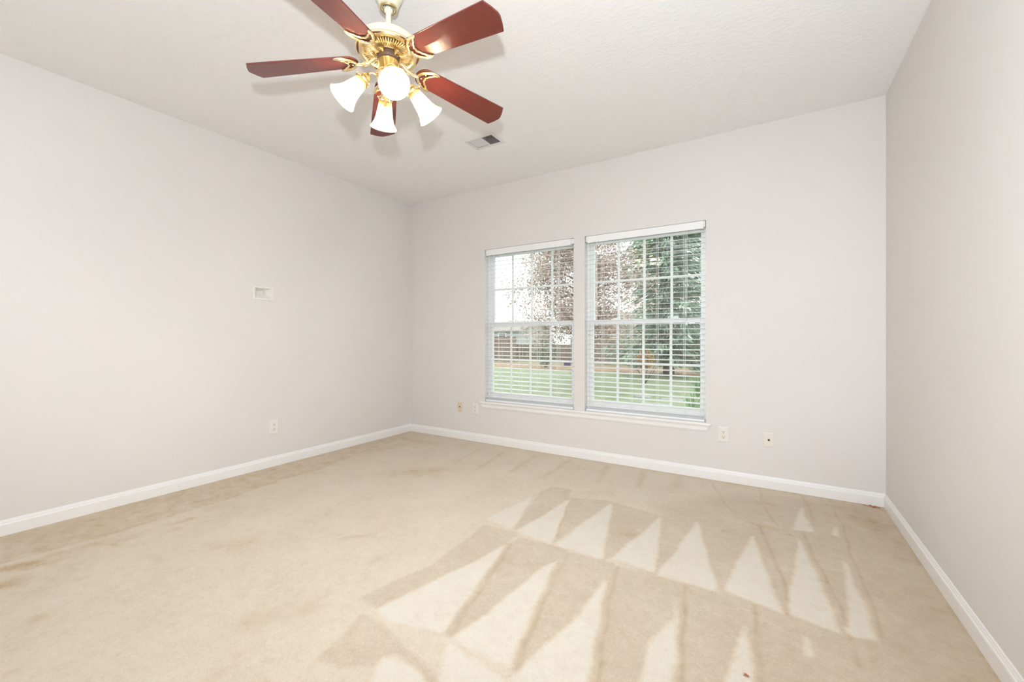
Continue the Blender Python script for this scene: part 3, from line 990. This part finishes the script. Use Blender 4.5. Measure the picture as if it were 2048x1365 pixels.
def scrap(x, y, size, label, n):
    b = MB()
    for q in range(n):
        a = random.uniform(0, 6.28)
        px, py = random.gauss(0, size), random.gauss(0, size * 0.35)
        l, w_ = random.uniform(0.006, 0.014), random.uniform(0.003, 0.006)
        z1 = random.uniform(0.004, 0.010)
        c_, s_ = math.cos(a), math.sin(a)
        b.poly([(px - c_ * l, py - s_ * l, 0.001), (px - s_ * w_, py + c_ * w_, z1), (px + c_ * l, py + s_ * l, 0.002), (px + s_ * w_, py - c_ * w_, 0.003)], [(0, 1, 3), (1, 2, 3)])
    o = b.build('leaf_scrap', M['leaf_scrap'])
    o.location = (x, y, 0.001)
    tag(o, label, 'debris')


scrap(0.585, 3.628, 0.020, 'rust-brown crumbled leaf lying on the carpet in the room corner', 16)
scrap(-0.069, 1.590, 0.006, 'tiny rust-brown leaf bit on the open carpet at the photo bottom edge', 3)

# ------------------------------------------------------------------ the garden
GZ = -0.6
grass = noisy('lawn_grass', [(0.30, (0.175, 0.215, 0.115, 1)), (0.5, (0.245, 0.285, 0.165, 1)), (0.72, (0.33, 0.35, 0.23, 1))], 2.2, rough=0.9, detail=8)
b = MB()
b.poly([(-90, YB + 0.4, GZ), (50, YB + 0.4, GZ), (50, 110, GZ), (-90, 110, GZ)], [(0, 1, 2, 3)])
o = structure(b.build('lawn', grass))
b = MB()
b.box(XL - 1.5, XR + 1.5, YB + 0.151, YB + 0.42, GZ - 0.4, 0.30)
fnd = structure(b.build('foundation_wall', mat('brick_foundation', (0.30, 0.25, 0.22), 0.9)))

litter = noisy('fallen_leaf_litter', [(0.3, (0.20, 0.125, 0.075, 1)), (0.5, (0.34, 0.22, 0.14, 1)), (0.7, (0.46, 0.34, 0.22, 1))], 6, rough=0.95, detail=8, bump=0.4, dist=0.05)
b = MB()
rng = random.Random(3)
pts, n_ = [], 44
for q in range(n_ + 1):
    x = -42 + 50 * q / n_
    pts.append((x, 20.6 + rng.uniform(-0.5, 0.5), GZ + 0.012))
for q in range(n_, -1, -1):
    x = -42 + 50 * q / n_
    pts.append((x, 25.6, GZ + 0.012))
m_ = n_ + 1
b.poly(pts, [(q, q + 1, 2 * m_ - 2 - q, 2 * m_ - 1 - q) for q in range(n_)])
o = b.build('fallen_leaves', litter)
tag(o, 'band of brown fallen leaves covering the ground along the fence', 'leaf litter', kind='stuff')

fence_wood = noisy('weathered_fence_board', [(0.3, (0.165, 0.115, 0.095, 1)), (0.7, (0.27, 0.20, 0.165, 1))], 3, rough=0.9, stretch=(3, 3, 0.4))
fence_grey = noisy('grey_fence_board', [(0.3, (0.20, 0.16, 0.135, 1)), (0.7, (0.30, 0.25, 0.215, 1))], 3, rough=0.9, stretch=(3, 3, 0.4))


def fence(x0, x1, y, h, m_, label):
    t = empty('wooden_fence', ((x0 + x1) / 2, y, GZ), label, 'fence')
    b = MB()
    hw = (x1 - x0) / 2
    n = int((x1 - x0) / 0.15)
    rr = random.Random(int(abs(x0) * 10))
    for q in range(n):
        xa = -hw + q * 0.15
        b.box(xa, xa + 0.140, -0.01, 0.01 + 0.004 * (q % 2), 0.03, h + rr.uniform(-0.02, 0.02))
    b.build('board_panel', m_, t)
    b = MB()
    for z in (0.3, h - 0.3):
        b.box(-hw, hw, 0.0145, 0.05, z, z + 0.09)
    b.build('rail', m_, t)
    for q in range(int((x1 - x0) / 2.4) + 1):
        b = MB()
        xa = min(-hw + q * 2.4, hw - 0.1)
        b.box(xa, xa + 0.09, 0.051, 0.14, -0.02, h + 0.05)
        b.build('post', m_, t)


fence(-11.7, 2.5, 26.6, 1.72, fence_grey, 'long weathered board fence behind the conifer at the end of the lawn')
fence(-31.0, -15.8, 26.2, 1.85, fence_wood, 'tall reddish-brown board fence in front of the siding house')
fence(-17.0, -11.8, 27.6, 1.26, fence_wood, 'short low fence section between the tall brown fence and the long grey one')

siding = noisy('pale_siding', [(0.3, (0.40, 0.40, 0.40, 1)), (0.7, (0.47, 0.47, 0.465, 1))], 2, rough=0.8, stretch=(0.2, 0.2, 9))
white_siding = noisy('white_siding', [(0.3, (0.64, 0.64, 0.62, 1)), (0.7, (0.70, 0.70, 0.68, 1))], 2, rough=0.8, stretch=(0.2, 0.2, 9))
roofm = noisy('shingle_roof', [(0.3, (0.28, 0.24, 0.22, 1)), (0.7, (0.38, 0.34, 0.31, 1))], 5, rough=0.9)
dark_glass = mat('dark_window_glass', (0.12, 0.13, 0.14), 0.1)


def house(x, y, w, d, hw, hr, label, sm, wins, rot=0.0):
    t = empty('house', (x, y, GZ), label, 'house', rot=(0, 0, rot))
    b = MB()
    b.box(-w / 2, w / 2, -d / 2, d / 2, -0.1, hw)
    b.poly([(-w / 2, -d / 2, hw), (-w / 2, d / 2, hw), (-w / 2, 0, hr - 0.05)], [(0, 1, 2)])
    b.poly([(w / 2, -d / 2, hw), (w / 2, d / 2, hw), (w / 2, 0, hr - 0.05)], [(0, 2, 1)])
    b.build('wall', sm, t)
    b = MB()
    e = 0.35
    for s in (-1, 1):
        p = [(-w / 2 - e, s * (d / 2 + e), hw - 0.1), (w / 2 + e, s * (d / 2 + e), hw - 0.1), (w / 2 + e, 0, hr), (-w / 2 - e, 0, hr)]
        b.poly(p + [(q[0], q[1], q[2] + 0.12) for q in p], [(0, 1, 2, 3), (7, 6, 5, 4), (0, 4, 5, 1), (1, 5, 6, 2), (2, 6, 7, 3), (3, 7, 4, 0)])
    b.build('roof', roofm, t)
    for wx, wz, ww, wh in wins:
        b = MB()
        rect_ring(b, wx - ww / 2, wx + ww / 2, wz - wh / 2, wz + wh / 2, 0.09, 0.09, 0.09, 0.09, -d / 2 - 0.05, -d / 2 - 0.001)
        f_ = b.build('window', M['vinyl'], t)
        b = MB()
        b.box(wx - ww / 2 + 0.09, wx + ww / 2 - 0.09, -d / 2 - 0.02, -d / 2 - 0.002, wz - wh / 2 + 0.09, wz + wh / 2 - 0.09)
        b.build('pane', dark_glass, f_)


house(-21.5, 35.5, 4.6, 6.0, 2.45, 3.3, 'low pale siding house behind the tall brown fence', siding, [(0.35, 1.85, 0.9, 0.8)])
house(-14.0, 50.0, 11.0, 8.0, 3.0, 4.75, 'distant house with a grey-brown shingle roof seen between the two trees', white_siding, [(-2.0, 1.8, 1.4, 1.2), (2.0, 1.8, 1.4, 1.2)])


def leaf_mat(name, stops, scale):
    m = noisy(name, stops, scale, rough=0.75, detail=2, spec=0.2)
    return m


bark = noisy('tree_bark', [(0.3, (0.09, 0.07, 0.055, 1)), (0.7, (0.17, 0.14, 0.115, 1))], 8, rough=0.95, stretch=(3, 3, 0.5))


def cards(rng, centres, dirs, size, aspect, flat=0.0):
    """leaf-sized quads around the given points"""
    n = len(centres)
    a = rng.normal(size=(n, 3)) if dirs is None else dirs
    a /= np.linalg.norm(a, axis=1, keepdims=True) + 1e-9
    c = rng.normal(size=(n, 3))
    c[:, 2] += flat * 0
    c -= a * np.sum(a * c, 1, keepdims=True)
    c /= np.linalg.norm(c, axis=1, keepdims=True) + 1e-9
    s = size * rng.uniform(0.6, 1.3, (n, 1))
    p0, p1 = centres - a * s, centres + a * s
    q0, q1 = centres + c * s * aspect, centres - c * s * aspect
    v = np.stack([p0, q0, p1, q1], 1).reshape(-1, 3)
    return v


def card_object(name, v, m, parent):
    n = len(v) // 4
    me = bpy.data.meshes.new(name)
    me.vertices.add(len(v)); me.vertices.foreach_set('co', v.astype(np.float32).ravel())
    me.loops.add(4 * n); me.loops.foreach_set('vertex_index', np.arange(4 * n, dtype=np.int32))
    me.polygons.add(n); me.polygons.foreach_set('loop_start', (np.arange(n) * 4).astype(np.int32))
    me.update(calc_edges=True)
    me.materials.append(m)
    o = bpy.data.objects.new(name, me)
    COL.objects.link(o)
    if parent:
        o.parent = parent
    return o


def branch_path(rng, a, d, l, n=5, droop=0.0, jit=0.12):
    p = [Vector(a)]
    d = Vector(d).normalized()
    for i in range(n):
        d = (d + Vector(rng.normal(0, jit, 3)) + Vector((0, 0, -droop))).normalized()
        p.append(p[-1] + d * (l / n))
    return p


# autumn tree, mauve-brown leaves
rng = np.random.RandomState(11)
t = empty('autumn_tree', (-5.48, 13.08, GZ), 'broad tree with mauve-brown autumn leaves standing on the lawn behind the wall between the windows', 'tree')
b = MB()
b.tube([(0, 0, -0.1), (0.03, 0, 0.8), (0, 0.04, 2.2), (0.05, 0, 4.2), (0.0, 0.0, 6.4)], [0.16, 0.13, 0.11, 0.07, 0.02], 10)
tips = []
for q in range(46):
    z = 1.5 + 4.9 * (q / 46)
    a = q * 2.4
    l = 2.25 * (1 - 0.55 * max(0, (z - 3.0) / 4.0)) * rng.uniform(0.75, 1.08)
    if z < 2.0:
        l *= 0.85
    pth = branch_path(rng, (0, 0, z), (math.cos(a), math.sin(a), 0.55), l, 6, 0.03)
    b.tube(pth, [0.035 * (1 - 0.14 * i) for i in range(len(pth))], 5)
    for p in pth[2:]:
        for r_ in range(2):
            tips.append(p + Vector(rng.normal(0, 0.20, 3)))
b.build('trunk', bark, t)
tips = np.array([tuple(p) for p in tips])
cen = np.repeat(tips, 90, 0) + rng.normal(0, 0.20, (len(tips) * 90, 3))
lm = leaf_mat('mauve_autumn_leaf', [(0.3, (0.34, 0.24, 0.21, 1)), (0.5, (0.47, 0.345, 0.30, 1)), (0.72, (0.58, 0.42, 0.35, 1))], 1.4)
card_object('crown', cards(rng, cen, None, 0.042, 0.6), lm, t)

# conifer with drooping boughs
rng = np.random.RandomState(23)
t = empty('conifer_tree', (-3.95, 20.0, GZ), 'tall green conifer with drooping boughs standing by the fence', 'tree')
b = MB()
b.tube([(0, 0, -0.1), (0.02, 0, 3), (0, 0.02, 8), (0, 0, 13.6)], [0.26, 0.22, 0.14, 0.02], 10)
cen, dr = [], []
lev = 0
z = 0.8
while z < 13.2:
    L_ = 3.1 * min((1 - max(0, z - 1.7) / 12.4) ** 0.75, 0.62 + 0.38 * (z - 0.8) / 1.2)
    for q in range(9):
        a = 2 * PI * q / 9 + lev * 0.7 + rng.uniform(-0.2, 0.2)
        l = L_ * rng.uniform(0.72, 1.05)
        if 2.0 < z < 4.3 and -math.cos(a) * 0.85 - math.sin(a) * 0.53 > 0.35:
            l *= 0.55          # boughs lost on this side
        pth = branch_path(rng, (0, 0, z), (math.cos(a), math.sin(a), 0.28), l, 8, 0.085, 0.05)
        b.tube(pth, [0.035 * (1 - 0.11 * i) for i in range(len(pth))], 5)
        for i, p in enumerate(pth[1:]):
            for r_ in range(14):
                side = Vector((-math.sin(a), math.cos(a), 0)) * rng.uniform(-1, 1) * 0.40 * (1 - 0.08 * i)
                c_ = p + side + Vector((math.cos(a), math.sin(a), 0)) * rng.uniform(-0.2, 0.2) + Vector((0, 0, -abs(rng.normal(0, 0.12)) - 0.2 * abs(side.length)))
                cen.append(tuple(c_))
                dr.append((math.cos(a) + side.x * 2, math.sin(a) + side.y * 2, -0.55 + rng.normal(0, 0.2)))
    z += 0.36
    lev += 1
b.build('trunk', bark, t)
cm = leaf_mat('conifer_needle', [(0.28, (0.15, 0.235, 0.17, 1)), (0.5, (0.28, 0.39, 0.29, 1)), (0.72, (0.47, 0.56, 0.44, 1))], 2.6)
card_object('crown', cards(rng, np.array(cen), np.array(dr), 0.17, 0.24), cm, t)

# bare tree far off
rng = np.random.RandomState(5)
t = empty('bare_tree', (-9.9, 33.5, GZ), 'leafless grey tree with fine twigs in the gap between the two leafy trees', 'tree')
b = MB()
b.tube([(0, 0, -0.1), (0.05, 0, 1.2), (0, 0, 2.6)], [0.15, 0.12, 0.09], 8)
for q in range(16):
    a = q * 2.4
    pth = branch_path(rng, (0, 0, 1.3 + 0.09 * q), (math.cos(a), math.sin(a), 1.0), rng.uniform(2.0, 3.2), 7, 0.01, 0.12)
    b.tube(pth, [0.045 * (1 - 0.12 * i) for i in range(len(pth))], 5)
    for p in pth[2:]:
        for r_ in range(3):
            p2 = branch_path(rng, p, (rng.normal(), rng.normal(), 0.6), rng.uniform(0.5, 1.1), 4, 0.0, 0.2)
            b.tube(p2, [0.014, 0.012, 0.010, 0.008, 0.006], 4)
b.build('trunk', noisy('pale_bark', [(0.3, (0.30, 0.27, 0.25, 1)), (0.7, (0.42, 0.39, 0.36, 1))], 6), t)


def shrub(name, x, y, r, h, m_, label, seed, n=700, size=0.05, lift=0.0):
    rng = np.random.RandomState(seed)
    t = empty(name, (x, y, GZ), label, 'shrub')
    b = MB()
    for q in range(9):
        a = q * 2.4
        pth = branch_path(rng, (0, 0, 0), (math.cos(a) * 0.5, math.sin(a) * 0.5, 1), h * 0.8, 4, 0, 0.1)
        b.tube(pth, [0.014, 0.012, 0.010, 0.008, 0.006], 5)
    b.build('stem', bark, t)
    d = rng.normal(size=(n, 3)); d /= np.linalg.norm(d, axis=1, keepdims=True)
    c = d * (rng.uniform(0.45, 1.0, (n, 1))) * np.array([r, r, (h - lift) * 0.5]) + np.array([0, 0, lift + (h - lift) * 0.5])
    card_object('foliage', cards(rng, c, None, size, 0.6), m_, t)


shrub('garden_shrub', -4.05, 16.2, 0.36, 1.35, leaf_mat('russet_leaf', [(0.3, (0.30, 0.17, 0.07, 1)), (0.7, (0.55, 0.36, 0.18, 1))], 2), 'russet-leaved shrub in front of the conifer boughs', 4, 600, 0.05, 0.5)
shrub('garden_shrub', -11.3, 22.0, 0.75, 2.1, leaf_mat('olive_leaf', [(0.3, (0.10, 0.15, 0.085, 1)), (0.7, (0.22, 0.28, 0.16, 1))], 2), 'olive green shrub standing on the leaf litter before the fences', 6, 900, 0.07)

# blue tub by the fence
b = MB()
b.lathe([(0.0001, 0.0), (0.19, 0.0), (0.24, 0.26), (0.255, 0.27), (0.245, 0.28), (0.225, 0.26), (0.18, 0.03), (0.0001, 0.03)], 24)
o = b.build('garden_tub', mat('blue_plastic', (0.13, 0.13, 0.42), 0.4))
o.location = (-10.73, 23.9, GZ + 0.013)
tag(o, 'small blue tub lying on the leaf litter by the fence', 'tub')

# strappy perennials and grey stones near the house
blade_m = leaf_mat('strap_leaf', [(0.3, (0.12, 0.24, 0.10, 1)), (0.55, (0.25, 0.38, 0.20, 1)), (0.75, (0.50, 0.60, 0.40, 1))], 3)
PL = [(-1.35, 9.3, 'strappy green plant clump nearest the window edge in the conifer window', 31), (-0.15, 8.2, 'strappy green plant clump furthest along the bed, against the window jamb', 32), (-1.75, 12.9, 'strappy green plant clump at the lawn end of the bed', 33)]
for x, y, lb, sd in PL:
    rng = np.random.RandomState(sd)
    b = MB()
    for q in range(60):
        a = rng.uniform(0, 2 * PI)
        l, hh = rng.uniform(0.25, 0.65), rng.uniform(0.35, 0.7)
        ca, sa = math.cos(a), math.sin(a)
        pts_ = []
        for u in np.linspace(0, 1, 6):
            rr = l * u
            zz = hh * math.sin(min(1, u * 1.05) * PI * 0.72)
            wdt = 0.011 * (1 - u * 0.85)
            pts_.append((ca * rr - sa * wdt, sa * rr + ca * wdt, zz))
            pts_.append((ca * rr + sa * wdt, sa * rr - ca * wdt, zz))
        b.poly(pts_, [(2 * i, 2 * i + 1, 2 * i + 3, 2 * i + 2) for i in range(5)])
    o = b.build('garden_plant', blade_m, recalc=False)
    o.location = (x, y, GZ)
    tag(o, lb, 'plant', 'strappy plants in the bed outside')
stone = noisy('grey_stone', [(0.3, (0.26, 0.25, 0.25, 1)), (0.7, (0.40, 0.39, 0.38, 1))], 7, rough=0.9, detail=6, bump=0.3, dist=0.03)
ST = [(-2.25, 12.1, 0.36, 0.26), (-2.45, 10.95, 0.42, 0.26), (-3.35, 10.6, 0.42, 0.25), (-3.15, 12.3, 0.25, 0.17)]
names = ['flat grey stepping stone nearest the lawn-end plant clump', 'flat grey stepping stone closest to the window under the russet shrub', 'flat grey stepping stone at the end of the group away from the plants', 'small grey stone at the back of the stepping stones']
for (x, y, rx, ry), lb in zip(ST, names):
    rng = np.random.RandomState(int(-x * 100))
    out = [(rx * math.cos(a) * rng.uniform(0.85, 1.1), ry * math.sin(a) * rng.uniform(0.85, 1.1)) for a in np.linspace(0, 2 * PI, 15)[:-1]]
    b = MB()
    b.prism(out, -0.02, 0.05)
    o = b.build('stepping_stone', stone, bevel=0.015)
    o.location = (x, y, GZ)
    tag(o, lb, 'stone', 'grey stones in the grass')
